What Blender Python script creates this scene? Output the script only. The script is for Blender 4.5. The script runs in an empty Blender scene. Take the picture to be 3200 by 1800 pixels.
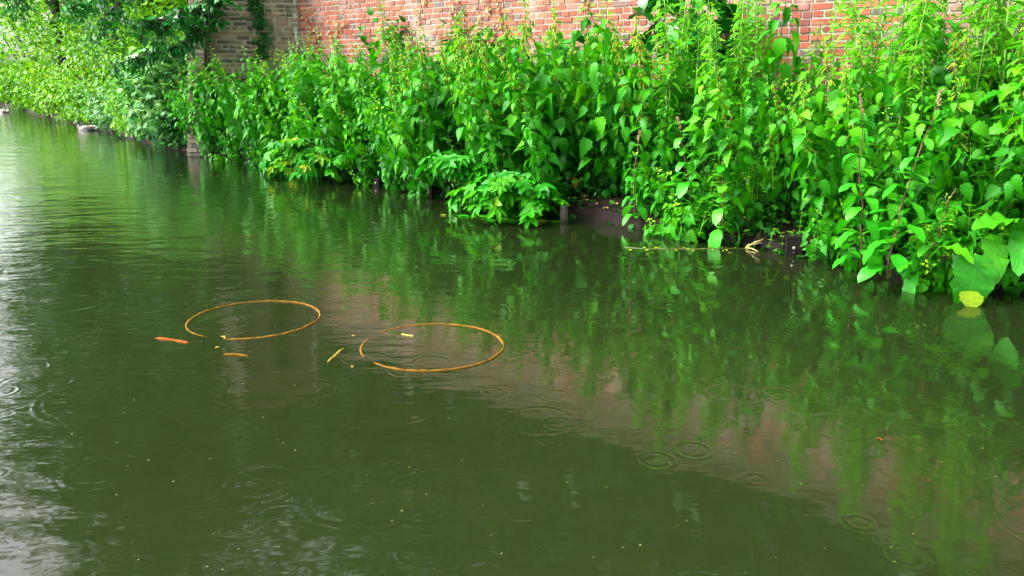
import bpy, math, random
import numpy as np
from mathutils import Vector, Matrix
R = math.radians
random.seed(7); rng = np.random.default_rng(7)
SC = bpy.context.scene
COL = SC.collection

# ---------------------------------------------------------------- camera, sky, sun, exposure
PITCH, ROLL, CAMH, FPX = R(15.0), 0.008, 1.3, 2400.0
cr = np.array([1.0, 0, 0]); cu = np.array([0, math.sin(PITCH), math.cos(PITCH)])
cf = np.array([0, math.cos(PITCH), -math.sin(PITCH)])
r2 = cr*math.cos(ROLL) + cu*math.sin(ROLL); u2 = cu*math.cos(ROLL) - cr*math.sin(ROLL)
cam = bpy.data.cameras.new('camera'); camo = bpy.data.objects.new('camera', cam); COL.objects.link(camo)
camo.matrix_world = Matrix(((r2[0], u2[0], -cf[0], 0), (r2[1], u2[1], -cf[1], 0), (r2[2], u2[2], -cf[2], CAMH), (0, 0, 0, 1)))
cam.sensor_width = 36; cam.lens = 36*FPX/3200; cam.clip_end = 2000; cam.clip_start = 0.05
SC.camera = camo
SUN_EL, SUN_AZ = R(44), R(272)      # direction the light comes from (azimuth clockwise from +Y)
w = bpy.data.worlds.new('World'); SC.world = w; w.use_nodes = True
nt = w.node_tree; nt.nodes.clear()
sky = nt.nodes.new('ShaderNodeTexSky'); sky.sky_type = 'NISHITA'; sky.sun_disc = False
sky.sun_elevation = SUN_EL; sky.sun_rotation = SUN_AZ; sky.air_density = 1.0; sky.dust_density = 6.0; sky.ozone_density = 1.0
bg = nt.nodes.new('ShaderNodeBackground'); bg.inputs[1].default_value = 0.15
wo = nt.nodes.new('ShaderNodeOutputWorld'); hs = nt.nodes.new('ShaderNodeHueSaturation'); hs.inputs['Saturation'].default_value = .3      # cloud cover greys the blue
nt.links.new(sky.outputs[0], hs.inputs['Color']); nt.links.new(hs.outputs[0], bg.inputs[0]); nt.links.new(bg.outputs[0], wo.inputs[0])
sl = bpy.data.lights.new('sun', 'SUN'); sl.energy = 1.5; sl.angle = R(20); sl.color = (1, .97, .9)
so = bpy.data.objects.new('sun', sl); COL.objects.link(so)
sd = Vector((math.sin(SUN_AZ)*math.cos(SUN_EL), math.cos(SUN_AZ)*math.cos(SUN_EL), math.sin(SUN_EL)))
so.rotation_euler = sd.to_track_quat('Z', 'Y').to_euler()
SC.view_settings.view_transform = 'Standard'; SC.view_settings.look = 'None'; SC.view_settings.gamma = 1
SC.view_settings.exposure = 2.3
SC.cycles.max_bounces = 8; SC.cycles.transparent_max_bounces = 8

def at(px, py, Y=None, z=None):
    """world point seen at photo pixel (3200x1800), on the plane y=Y or z=z"""
    d = cf + r2*(px-1600)/FPX - u2*(py-900)/FPX
    t = (Y/d[1]) if Y is not None else ((z-CAMH)/d[2])
    return np.array([0, 0, CAMH]) + d*t

# ---------------------------------------------------------------- object helpers
def tag(o, label=None, cat=None, group=None, kind=None):
    if label: o['label'] = label
    if cat: o['category'] = cat
    if group: o['group'] = group
    if kind: o['kind'] = kind
    return o
def empty(name, loc, rz=0.0, scale=1.0, **k):
    o = bpy.data.objects.new(name, None); COL.objects.link(o); o.location = loc
    o.rotation_euler = (0, 0, rz); o.scale = (scale,)*3; o.empty_display_size = .1
    return tag(o, **k)
def copy_tree(o, parent=None):
    c = o.copy(); COL.objects.link(c); c.parent = parent
    for ch in list(o.children): copy_tree(ch, c)
    return c

class MB:
    def __init__(s): s.v = []; s.f = []; s.t = []; s.uv = []; s.mi = []; s.n = 0
    def add(s, v, f, tint=.5, uv=None, mi=0):
        v = np.asarray(v, float); s.v.append(v)
        for q in f: s.f.append(tuple(i+s.n for i in q))
        s.t += [tint]*len(f); s.mi += [mi]*len(f)
        s.uv.append(np.zeros((len(v), 2)) if uv is None else uv)
        s.n += len(v)
    def tube(s, pts, rad, seg=5, tint=.5, mi=0, cap=True, flat=(1, 1)):
        pts = [np.asarray(p, float) for p in pts]
        if np.isscalar(rad): rad = [rad]*len(pts)
        v = []; a = None
        for i, p in enumerate(pts):
            d = pts[min(i+1, len(pts)-1)]-pts[max(i-1, 0)]; d = d/(np.linalg.norm(d)+1e-9)
            if a is None:
                a = np.cross(d, [0, 0, 1.0])
                if np.linalg.norm(a) < .1: a = np.cross(d, [1.0, 0, 0])
            a = a-d*np.dot(a, d); a /= np.linalg.norm(a)+1e-9; b = np.cross(d, a)
            for k in range(seg):
                th = 2*math.pi*k/seg
                v.append(p+rad[i]*(a*math.cos(th)*flat[0]+b*math.sin(th)*flat[1]))
        f = [(i*seg+k, i*seg+(k+1) % seg, (i+1)*seg+(k+1) % seg, (i+1)*seg+k) for i in range(len(pts)-1) for k in range(seg)]
        if cap: f += [tuple(range(seg))[::-1], tuple((len(pts)-1)*seg+k for k in range(seg))]
        s.add(v, f, tint, None, mi)
    def box(s, c, ax, ay, az, tint=.5, mi=0, bev=0):
        c, ax, ay, az = map(lambda q: np.asarray(q, float), (c, ax, ay, az))
        v = [c+ax*i+ay*j+az*k for k in (-1, 1) for j in (-1, 1) for i in (-1, 1)]
        s.add(v, [(0, 2, 3, 1), (4, 5, 7, 6), (0, 1, 5, 4), (2, 6, 7, 3), (0, 4, 6, 2), (1, 3, 7, 5)], tint, None, mi)
    def leaf(s, T, o, d, up, sc, tint, mi=0, wid=1.0):
        v, f, uv = T
        d = d/(np.linalg.norm(d)+1e-9); side = np.cross(up, d); nl = np.linalg.norm(side)
        if nl < 1e-3: side = np.array([1.0, 0, 0])
        else: side = side/nl
        n = np.cross(d, side)
        vv = o + sc*(np.outer(v[:, 0], d)+np.outer(v[:, 1]*wid, side)+np.outer(v[:, 2], n))
        s.add(vv, f, tint, uv, mi)
    def build(s, name, mats, parent=None, smooth=True):
        me = bpy.data.meshes.new(name)
        V = np.concatenate(s.v) if s.v else np.zeros((0, 3))
        me.from_pydata(V.tolist(), [], s.f)
        if not isinstance(mats, (list, tuple)): mats = [mats]
        for m in mats: me.materials.append(m)
        if len(mats) > 1: me.polygons.foreach_set('material_index', s.mi)
        a = me.attributes.new('tint', 'FLOAT', 'FACE'); a.data.foreach_set('value', np.asarray(s.t, np.float32))
        U = np.concatenate(s.uv); li = np.zeros(len(me.loops), np.int32); me.loops.foreach_get('vertex_index', li)
        ul = me.uv_layers.new(name='UVMap'); ul.data.foreach_set('uv', U[li].astype(np.float32).ravel())
        if smooth: me.polygons.foreach_set('use_smooth', [True]*len(me.polygons))
        me.update()
        o = bpy.data.objects.new(name, me); COL.objects.link(o); o.parent = parent
        return o

# ---------------------------------------------------------------- materials
class NT:
    def __init__(s, m): m.use_nodes = True; s.t = m.node_tree; s.t.nodes.clear()
    def n(s, typ, **k):
        nd = s.t.nodes.new(typ)
        for a, b in k.items():
            if a.startswith('i_'): nd.inputs[int(a[2:])].default_value = b
            else: setattr(nd, a, b)
        return nd
    def l(s, a, b): s.t.links.new(a, b)
    def math(s, op, a, b=None, c=None):
        nd = s.n('ShaderNodeMath', operation=op)
        for i, x in enumerate((a, b, c)):
            if x is None: continue
            if hasattr(x, 'is_output'): s.l(x, nd.inputs[i])
            else: nd.inputs[i].default_value = x
        return nd.outputs[0]
    def ramp(s, fac, stops):
        nd = s.n('ShaderNodeValToRGB'); cr_ = nd.color_ramp
        while len(cr_.elements) < len(stops): cr_.elements.new(.5)
        for e, (p, c) in zip(cr_.elements, stops): e.position = p; e.color = (*c, 1)
        s.l(fac, nd.inputs[0]); return nd.outputs[0]
    def mix(s, fac, a, b, mode='MIX'):
        nd = s.n('ShaderNodeMix', data_type='RGBA', blend_type=mode)
        for i, x in ((0, fac), (6, a), (7, b)):
            if hasattr(x, 'is_output'): s.l(x, nd.inputs[i])
            else: nd.inputs[i].default_value = x if i == 0 else (*x, 1)
        return nd.outputs[2]
    def noise(s, vec, scale, detail=4, rough=.55, out=0):
        nd = s.n('ShaderNodeTexNoise'); nd.inputs['Scale'].default_value = scale
        nd.inputs['Detail'].default_value = detail; nd.inputs['Roughness'].default_value = rough
        if vec is not None: s.l(vec, nd.inputs['Vector'])
        return nd.outputs[out]
    def mapping(s, vec, sc=(1, 1, 1), rot=(0, 0, 0), loc=(0, 0, 0)):
        nd = s.n('ShaderNodeMapping'); nd.inputs['Scale'].default_value = sc; nd.inputs['Rotation'].default_value = rot
        nd.inputs['Location'].default_value = loc; s.l(vec, nd.inputs['Vector']); return nd.outputs[0]

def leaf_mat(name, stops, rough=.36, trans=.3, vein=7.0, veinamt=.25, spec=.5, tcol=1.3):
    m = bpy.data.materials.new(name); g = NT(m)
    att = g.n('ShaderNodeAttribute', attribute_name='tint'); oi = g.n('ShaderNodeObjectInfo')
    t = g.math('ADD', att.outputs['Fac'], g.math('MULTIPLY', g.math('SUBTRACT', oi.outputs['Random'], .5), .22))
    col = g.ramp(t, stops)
    uv = g.n('ShaderNodeUVMap').outputs[0]; sp = g.n('ShaderNodeSeparateXYZ'); g.l(uv, sp.inputs[0])
    av = g.math('ABSOLUTE', sp.outputs[1])
    fr = g.math('FRACT', g.math('MULTIPLY', g.math('SUBTRACT', sp.outputs[0], g.math('MULTIPLY', av, .3)), vein))
    ln = g.math('LESS_THAN', g.math('ABSOLUTE', g.math('SUBTRACT', fr, .5)), .1)
    mid = g.math('LESS_THAN', av, .07)
    ve = g.math('MAXIMUM', ln, mid)
    nz = g.noise(g.n('ShaderNodeTexCoord').outputs['Object'], 35, 3)
    col = g.mix(g.math('MULTIPLY', ve, veinamt), col, g.mix(1.0, col, (1.9, 1.5, 2.2), 'MULTIPLY'))
    col = g.mix(g.math('MULTIPLY', nz, .45), col, g.mix(1.0, col, (.55, .62, .5), 'MULTIPLY'))
    bp = g.n('ShaderNodeBump'); bp.inputs['Strength'].default_value = .35; bp.inputs['Distance'].default_value = .004
    h = g.math('SUBTRACT', g.math('MULTIPLY', nz, .8), ve); g.l(h, bp.inputs['Height'])
    p = g.n('ShaderNodeBsdfPrincipled'); g.l(col, p.inputs['Base Color'])
    p.inputs['Roughness'].default_value = rough+.08; p.inputs['Specular IOR Level'].default_value = spec*.55
    g.l(bp.outputs[0], p.inputs['Normal'])
    tr = g.n('ShaderNodeBsdfTranslucent'); g.l(g.mix(1.0, col, (tcol*1.1, tcol, tcol*.5), 'MULTIPLY'), tr.inputs[0])
    mx = g.n('ShaderNodeMixShader'); mx.inputs[0].default_value = trans
    g.l(p.outputs[0], mx.inputs[1]); g.l(tr.outputs[0], mx.inputs[2])
    o = g.n('ShaderNodeOutputMaterial'); g.l(mx.outputs[0], o.inputs[0])
    return m

def plain(name, c1, c2, scale=20, rough=.7, bump=.3, dist=.01, spec=.5, stretch=(1, 1, 1), usetint=0.0, metal=0):
    m = bpy.data.materials.new(name); g = NT(m)
    oc = g.mapping(g.n('ShaderNodeTexCoord').outputs['Object'], stretch)
    nz = g.noise(oc, scale, 6, .62)
    fac = g.math('MULTIPLY_ADD', g.math('SUBTRACT', nz, .5), 2.2, .5)
    if usetint:
        att = g.n('ShaderNodeAttribute', attribute_name='tint')
        fac = g.math('ADD', fac, g.math('MULTIPLY', g.math('SUBTRACT', att.outputs['Fac'], .5), usetint))
    col = g.ramp(fac, [(0, c1), (1, c2)])
    bp = g.n('ShaderNodeBump'); bp.inputs['Strength'].default_value = bump; bp.inputs['Distance'].default_value = dist
    g.l(nz, bp.inputs['Height'])
    p = g.n('ShaderNodeBsdfPrincipled'); g.l(col, p.inputs['Base Color']); p.inputs['Roughness'].default_value = rough
    p.inputs['Specular IOR Level'].default_value = spec; p.inputs['Metallic'].default_value = metal
    g.l(bp.outputs[0], p.inputs['Normal'])
    o = g.n('ShaderNodeOutputMaterial'); g.l(p.outputs[0], o.inputs[0]); return m

M = {}
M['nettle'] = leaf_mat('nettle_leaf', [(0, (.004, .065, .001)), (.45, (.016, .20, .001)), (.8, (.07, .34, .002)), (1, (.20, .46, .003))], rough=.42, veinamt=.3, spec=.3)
M['nettle_tip'] = leaf_mat('nettle_tassel', [(0, (.16, .34, .01)), (1, (.42, .50, .03))], rough=.5, veinamt=0)
M['willow'] = leaf_mat('willowherb_leaf', [(0, (.02, .18, .008)), (.5, (.06, .34, .01)), (1, (.16, .48, .015))], rough=.42, trans=.38, spec=.4, vein=3, veinamt=.15)
M['fig'] = leaf_mat('figwort_leaf', [(0, (.006, .13, .004)), (.5, (.02, .27, .006)), (1, (.07, .38, .012))], rough=.33, vein=6, veinamt=.35)
M['dock'] = leaf_mat('dock_leaf', [(0, (.008, .11, .003)), (.5, (.018, .20, .004)), (.8, (.06, .29, .005)), (1, (.24, .26, .006))], rough=.3, vein=8, veinamt=.4)
M['maple'] = leaf_mat('sycamore_leaf', [(0, (.004, .09, .002)), (.6, (.010, .19, .002)), (.92, (.045, .27, .003)), (1, (.24, .28, .006))], rough=.4, spec=.3, vein=3, veinamt=.35)
M['dark'] = leaf_mat('glossy_dark_leaf', [(0, (.004, .06, .006)), (.5, (.008, .15, .012)), (1, (.03, .28, .02))], rough=.25, trans=.15, veinamt=.2)
M['ivy'] = leaf_mat('ivy_leaf', [(0, (.004, .035, .004)), (.5, (.01, .10, .008)), (1, (.04, .22, .01))], rough=.42, trans=.12, veinamt=.2, spec=.3)
M['shrub'] = leaf_mat('shrub_leaf', [(0, (.018, .13, .004)), (.4, (.07, .29, .003)), (.8, (.17, .41, .004)), (1, (.30, .46, .012))], rough=.36, trans=.28, veinamt=0, spec=.25)
M['shrub2'] = leaf_mat('bluish_shrub_leaf', [(0, (.02, .12, .03)), (.5, (.05, .26, .06)), (1, (.22, .48, .10))], rough=.36, trans=.25, veinamt=0)
M['canopy'] = leaf_mat('canopy_leaf', [(0, (.006, .05, .006)), (.6, (.015, .11, .01)), (1, (.05, .20, .015))], rough=.4, trans=.2, veinamt=0)
M['dead'] = plain('dead_leaf', (.22, .08, .02), (.55, .30, .10), 30, .7)
M['yellow'] = plain('yellowed_leaf', (.16, .11, .006), (.32, .24, .012), 30, .5)
M['stem_red'] = plain('reddish_stem', (.05, .018, .012), (.16, .06, .02), 30, .5)
M['stem_green'] = plain('green_stem', (.10, .26, .02), (.30, .45, .06), 30, .5)
M['stem_dark'] = plain('nettle_stem', (.02, .05, .01), (.06, .14, .02), 30, .5)
M['bark'] = plain('bark', (.015, .012, .008), (.07, .055, .04), 18, .85, .8, .02)
M['twig'] = plain('dry_twig', (.12, .06, .03), (.35, .22, .12), 30, .8)
M['soil'] = plain('soil', (.003, .002, .0015), (.016, .010, .006), 14, .9, 1.0, .05, spec=.15)
M['timber'] = plain('wet_timber', (.003, .0025, .002), (.016, .011, .009), 10, .8, .8, .015, spec=.12, stretch=(1, 1, 1), usetint=.6)
M['timber_pale'] = plain('pale_timber', (.04, .03, .024), (.13, .10, .08), 14, .6, .6, .012)
M['bolt'] = plain('bolt_metal', (.18, .16, .12), (.34, .31, .26), 60, .4, .2, .002, metal=.6)
M['path'] = plain('path_gravel', (.12, .10, .08), (.30, .27, .22), 25, .9, .6, .02)
M['hoop'] = plain('algae_hoop', (.07, .030, .002), (.19, .09, .005), 25, .85, .8, .006, spec=.1, usetint=.8)
M['orange'] = plain('orange_stick', (.10, .022, .002), (.24, .06, .004), 30, .85, spec=.1)
M['weed'] = plain('drowned_weed', (.035, .06, .006), (.13, .14, .015), 30, .5)
M['straw'] = plain('pale_straw', (.22, .17, .04), (.40, .34, .14), 30, .5)

def brick_mat(name, pal, moss=.5, chalk=.4, seed=0.0, mosscol=(.10, .12, .03)):
    m = bpy.data.materials.new(name); g = NT(m)
    att = g.n('ShaderNodeAttribute', attribute_name='tint')
    oc = g.n('ShaderNodeTexCoord').outputs['Object']; om = g.mapping(oc, loc=(seed, seed*.7, 0))
    col = g.ramp(att.outputs['Fac'], pal)
    fine = g.noise(om, 45, 5, .7); big = g.noise(om, 1.1, 5, .6); mid = g.noise(g.mapping(om, (1, 1, .5)), 3.3, 6, .65)
    col = g.mix(g.math('MULTIPLY', fine, .7), col, g.mix(1.0, col, (.45, .42, .42), 'MULTIPLY'))
    cf_ = g.ramp(big, [(.50, (0, 0, 0)), (.68, (1, 1, 1))]); ch = g.math('MULTIPLY', g.math('MULTIPLY', cf_, fine), chalk*1.3)
    col = g.mix(ch, col, (.62, .57, .5))
    dk = g.ramp(g.noise(g.mapping(om, (1.4, 1.4, .45)), 1.7, 5, .6), [(.45, (0, 0, 0)), (.75, (1, 1, 1))])
    col = g.mix(g.math('MULTIPLY', dk, .6), col, g.mix(1.0, col, (.42, .40, .36), 'MULTIPLY'))
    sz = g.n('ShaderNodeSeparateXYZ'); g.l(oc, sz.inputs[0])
    gr = g.ramp(g.math('ADD', g.math('MULTIPLY', sz.outputs[2], .25), g.math('MULTIPLY', mid, .35)), [(.82, (0, 0, 0)), (.93, (1, 1, 1))])   # tree shade painted into the upper brickwork, edge broken by noise
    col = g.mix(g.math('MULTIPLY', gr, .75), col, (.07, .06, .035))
    mf = g.ramp(mid, [(.52, (0, 0, 0)), (.7, (1, 1, 1))])
    col = g.mix(g.math('MULTIPLY', mf, moss), col, mosscol)
    bp = g.n('ShaderNodeBump'); bp.inputs['Strength'].default_value = .6; bp.inputs['Distance'].default_value = .006; g.l(fine, bp.inputs['Height'])
    p = g.n('ShaderNodeBsdfPrincipled'); g.l(col, p.inputs['Base Color']); p.inputs['Roughness'].default_value = .8
    g.l(bp.outputs[0], p.inputs['Normal'])
    o = g.n('ShaderNodeOutputMaterial'); g.l(p.outputs[0], o.inputs[0]); return m
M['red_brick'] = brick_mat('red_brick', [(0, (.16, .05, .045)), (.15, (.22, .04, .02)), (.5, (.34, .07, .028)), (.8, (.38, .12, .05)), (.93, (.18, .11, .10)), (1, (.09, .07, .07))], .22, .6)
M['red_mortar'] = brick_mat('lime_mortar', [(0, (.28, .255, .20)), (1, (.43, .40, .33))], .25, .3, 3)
M['grey_brick'] = brick_mat('grey_brick', [(0, (.045, .045, .035)), (.35, (.12, .115, .06)), (.65, (.20, .18, .085)), (.9, (.24, .14, .07)), (1, (.28, .26, .16))], .6, .3, 8)
M['pier_brick'] = brick_mat('pier_brick', [(0, (.02, .018, .014)), (.4, (.05, .043, .022)), (.75, (.09, .075, .035)), (1, (.12, .10, .06))], .5, .2, 8)
M['pier_mortar'] = brick_mat('pier_mortar', [(0, (.08, .075, .04)), (1, (.14, .13, .08))], .5, .2, 5)
M['grey_mortar'] = brick_mat('old_mortar', [(0, (.24, .235, .14)), (1, (.40, .39, .27))], .5, .3, 5)

# ---------------------------------------------------------------- leaf shapes (x along, y across, z up)
def leaf_shape(n, W, prof, teeth=0.0, droop=.3, fold=.25, wave=0.0):
    v = []; uv = []
    for i in range(n+1):
        t = i/n; hw = prof(t)*W*.5
        if teeth and 0 < i < n: hw *= (1+teeth*(1 if i % 2 else -1))
        x = t*(1-.25*abs(droop)*t); z = -droop*t*t
        tw = teeth*.05 if i % 2 else 0
        wv = wave*math.sin(i*1.9)
        for sgn in (-1, 0, 1):
            v.append((x-(tw if sgn else 0), sgn*hw, z+fold*hw*(1 if sgn else 0)+wv*hw*(sgn)))
            uv.append((t, sgn))
    f = []
    for i in range(n):
        a = i*3; f += [(a, a+3, a+4, a+1), (a+1, a+4, a+5, a+2)]
    return np.array(v), f, np.array(uv, float)
def pw(a, b):
    k = (a/(a+b))**a*(b/(a+b))**b
    return lambda t: (max(t, 0)**a*max(1-t, 0)**b)/k
NET = [leaf_shape(11, .56, pw(.5, 1.3), .16, d, fo) for d, fo in ((.25, .35), (.5, .3), (.75, -.2))]
OVA = [leaf_shape(8, .5, pw(.6, .55), .05, d, fo, .12) for d, fo in ((.2, .25), (.5, .2), (.75, .1))]
LAN = [leaf_shape(7, .24, pw(.6, .8), .0, d, fo) for d, fo in ((.3, .3), (.7, .2), (1.0, .2))]
DOC = [leaf_shape(12, .46, pw(.45, .6), .03, d, fo, .3) for d, fo in ((.25, .2), (.55, .15))]
SMP = [leaf_shape(2, .62, lambda t: (0.05, 1, 0)[int(round(t*2))], 0, d, .2) for d in (.15, .45)]
def palmate(lobes, droop=.25):
    v = [(0, 0, 0)]; uv = [(0, 0)]; ring = []
    for (ang, rad) in lobes:
        a = R(ang); x, y = rad*math.cos(a), rad*math.sin(a)
        v.append((x, y, -droop*(x*x+y*y)+.07*abs(math.sin(a*3)))); uv.append((rad, y))
    f = [(0, i, i+1) for i in range(1, len(v)-1)]
    return np.array(v), f, np.array(uv, float)
def sym(h): return [(-a, r) for a, r in h[::-1] if a > 0]+h
MAP = [palmate(sym([(0, 1), (7, .82), (11, .8), (17, .58), (24, .5), (34, .66), (42, .82), (52, .88), (57, .7), (66, .62), (76, .42), (88, .44), (104, .62), (116, .52), (135, .36), (160, .2)]), d) for d in (.2, .45)]
IVY = [palmate(sym([(0, 1), (20, .55), (48, .8), (75, .5), (110, .62), (150, .3)]), d) for d in (.15, .35)]

def rv(a=1.0): return np.array([random.uniform(-a, a) for _ in range(3)])
UP = np.array([0, 0, 1.0])
def hdir(th, el): return np.array([math.cos(th)*math.cos(el), math.sin(th)*math.cos(el), math.sin(el)])

# ---------------------------------------------------------------- bank line and setting
EDGE = [(-90, 135), (-46, 70), (-29, 43.5), (-16.6, 27.8), (-12.4, 22.3), (-10.3, 20.0), (-7.8, 16.5), (-6.6, 14.9), (-5.6, 13.9), (-4.6, 12.9),
        (-4.04, 12.2), (-2.8, 10.98), (-1.73, 9.94), (-1.02, 9.0), (-.37, 8.45), (.77, 7.4), (1.29, 6.85), (1.88, 6.28),
        (2.19, 5.9), (2.68, 5.5), (2.97, 5.1), (3.35, 4.8), (4.5, 3.7), (8, .3), (20, -11), (60, -50)]
EDGE = [np.array(p, float) for p in EDGE]
INL = np.array([.62, .785])
def edge_at(x):
    for a, b in zip(EDGE, EDGE[1:]):
        if a[0] <= x <= b[0]:
            t = (x-a[0])/(b[0]-a[0]); return a+(b-a)*t
    return EDGE[-1]
def land_z(o):
    if o < .12: return -.25+3.08*o
    if o < 3: return .12+(o-.12)*.07
    return .32+min(o-3, 60)*.02
WA, WB = np.array([-3.66, 13.8]), np.array([9.0, 3.29])      # red wall line (far joint, near end)
wdir = (WB-WA)/np.linalg.norm(WB-WA); wn = np.array([-wdir[1], wdir[0]]);  wn = wn if wn[1] < 0 else -wn   # faces the water

mb = MB(); offs = [-3.0, -.02, 0, .1, .35, .8, 1.4, 2.2, 3.5, 6, 12, 30, 80, 200]
pts = []
for i in range(len(EDGE)-1):
    a, b = EDGE[i], EDGE[i+1]; L = np.linalg.norm(b-a); k = max(1, int(min(L, 12)/.35)) if L < 20 else 6
    pts += [a+(b-a)*j/k for j in range(k)]
pts.append(EDGE[-1])
V = []
for p in pts:
    for j, o in enumerate(offs):
        q = p+INL*o
        z = -.8 if j < 2 else land_z(o)+(random.uniform(-.03, .05) if j > 2 else 0)
        if j == 0: z = -.9
        V.append((q[0], q[1], z))
n = len(offs)
mb.add(V, [(i*n+j, (i+1)*n+j, (i+1)*n+j+1, i*n+j+1) for i in range(len(pts)-1) for j in range(n-1)])
tag(mb.build('ground', M['soil']), kind='structure')
mb = MB(); mb.add([(-300, -200, -.75), (300, -200, -.75), (300, 400, -.75), (-300, 400, -.75)], [(0, 1, 2, 3)])
M['bed'] = plain('canal_bed', (.02, .022, .008), (.09, .085, .03), 3.0, .9)
tag(mb.build('canal_bed', M['bed']), kind='structure')
# near bank with the towpath the picture was taken from
mb = MB(); pd = np.array([.68, -.73]); pn = np.array([-.73, -.68]); p0 = np.array([-.45, -.45])
V = []
for a in (-70, -20, -5, 0, 5, 20, 70):
    for o, z in ((0, -.8), (0.001, .28), (.3, .3), (3, .34), (60, .8)):
        q = p0+pd*a+pn*o; V.append((q[0], q[1], z))
mb.add(V, [(i*5+j, i*5+j+1, (i+1)*5+j+1, (i+1)*5+j) for i in range(6) for j in range(4)])
tag(mb.build('towpath', M['path']), kind='structure')

def water_mat():
    m = bpy.data.materials.new('water'); g = NT(m)
    oc = g.n('ShaderNodeTexCoord').outputs['Object']
    def rings(scale, off, k, wdt, rmin, rmax, dens, rnd=.8):
        mp = g.mapping(oc, (scale,)*3, loc=(off, off*.37, 0))
        vo = g.n('ShaderNodeTexVoronoi', voronoi_dimensions='2D', feature='F1'); vo.inputs['Scale'].default_value = 1
        vo.inputs['Randomness'].default_value = rnd; g.l(mp, vo.inputs['Vector'])
        sp = g.n('ShaderNodeSeparateColor'); g.l(vo.outputs['Color'], sp.inputs[0])
        r0 = g.math('MULTIPLY_ADD', sp.outputs[0], rmax-rmin, rmin)
        d = g.math('SUBTRACT', vo.outputs['Distance'], r0)
        env = g.math('EXPONENT', g.math('MULTIPLY', g.math('POWER', g.math('DIVIDE', d, wdt), 2.0), -1.0))
        on = g.math('LESS_THAN', sp.outputs[1], dens)
        amp = g.math('MULTIPLY', on, g.math('DIVIDE', sp.outputs[2], scale))
        return g.math('MULTIPLY', g.math('MULTIPLY', env, amp), g.math('SINE', g.math('MULTIPLY', d, k)))
    h1 = rings(2.2, 3.3, 60, .06, .05, .40, .7)
    h2 = rings(4.2, 11.7, 40, .07, .05, .36, .6)
    h3 = rings(1.4, 5.1, 90, .04, .10, .42, .4)
    brk = g.ramp(g.noise(oc, 5.0, 3), [(.38, (0, 0, 0)), (.58, (1, 1, 1))])
    h4 = rings(3.1, 7.7, 55, .05, .04, .42, .75); h1 = g.math('ADD', h1, h4)
    rain = g.math('ADD', g.math('ADD', g.math('MULTIPLY', h1, 1.0), g.math('MULTIPLY', h2, 1.2)), g.math('MULTIPLY', h3, .8))
    w1 = g.noise(g.mapping(oc, (.9, 2.2, 1), rot=(0, 0, R(-38))), 3.0, 3, .5)
    w2 = g.noise(g.mapping(oc, (.6, 1.6, 1), rot=(0, 0, R(-25))), .9, 2, .5)
    w3 = g.noise(oc, 16, 2, .5)
    # long slow swell to the left, calm water near the right
    sx = g.n('ShaderNodeSeparateXYZ'); g.l(oc, sx.inputs[0])
    lf = g.n('ShaderNodeMapRange'); g.l(sx.outputs[0], lf.inputs[0])
    lf.inputs[1].default_value = .5; lf.inputs[2].default_value = -5; lf.inputs[3].default_value = .13; lf.inputs[4].default_value = 1.1
    wv = g.math('MULTIPLY', g.math('ADD', g.math('ADD', g.math('MULTIPLY', w1, .010), g.math('MULTIPLY', w2, .018)), g.math('MULTIPLY', w3, .0004)), lf.outputs[0])
    h = g.math('ADD', g.math('MULTIPLY', g.math('MULTIPLY', rain, brk), .0018), wv)
    bp = g.n('ShaderNodeBump'); bp.inputs['Strength'].default_value = 1.0; bp.inputs['Distance'].default_value = 1.0
    g.l(h, bp.inputs['Height'])
    df = g.n('ShaderNodeBsdfDiffuse'); nz = g.noise(oc, .6, 4)
    g.l(g.mix(nz, (.012, .020, .0055), (.017, .027, .0075)), df.inputs[0])
    tp = g.n('ShaderNodeBsdfTransparent'); tp.inputs[0].default_value = (.5, .55, .28, 1)
    b = g.n('ShaderNodeMixShader'); b.inputs[0].default_value = .55; g.l(tp.outputs[0], b.inputs[1]); g.l(df.outputs[0], b.inputs[2])
    gl = g.n('ShaderNodeBsdfGlossy'); gl.inputs['Roughness'].default_value = .045; g.l(bp.outputs[0], gl.inputs['Normal'])
    fr = g.n('ShaderNodeFresnel'); fr.inputs[0].default_value = 1.36; g.l(bp.outputs[0], fr.inputs['Normal'])
    mx = g.n('ShaderNodeMixShader'); g.l(g.math('MINIMUM', g.math('MULTIPLY', fr.outputs[0], 1.6), 1.0), mx.inputs[0]); g.l(b.outputs[0], mx.inputs[1]); g.l(gl.outputs[0], mx.inputs[2])
    o = g.n('ShaderNodeOutputMaterial'); g.l(mx.outputs[0], o.inputs[0]); return m
M['water'] = water_mat()
mb = MB(); mb.add([(-300, -200, 0), (300, -200, 0), (300, 400, 0), (-300, 400, 0)], [(0, 1, 2, 3)])
tag(mb.build('water', M['water']), kind='structure')

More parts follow.
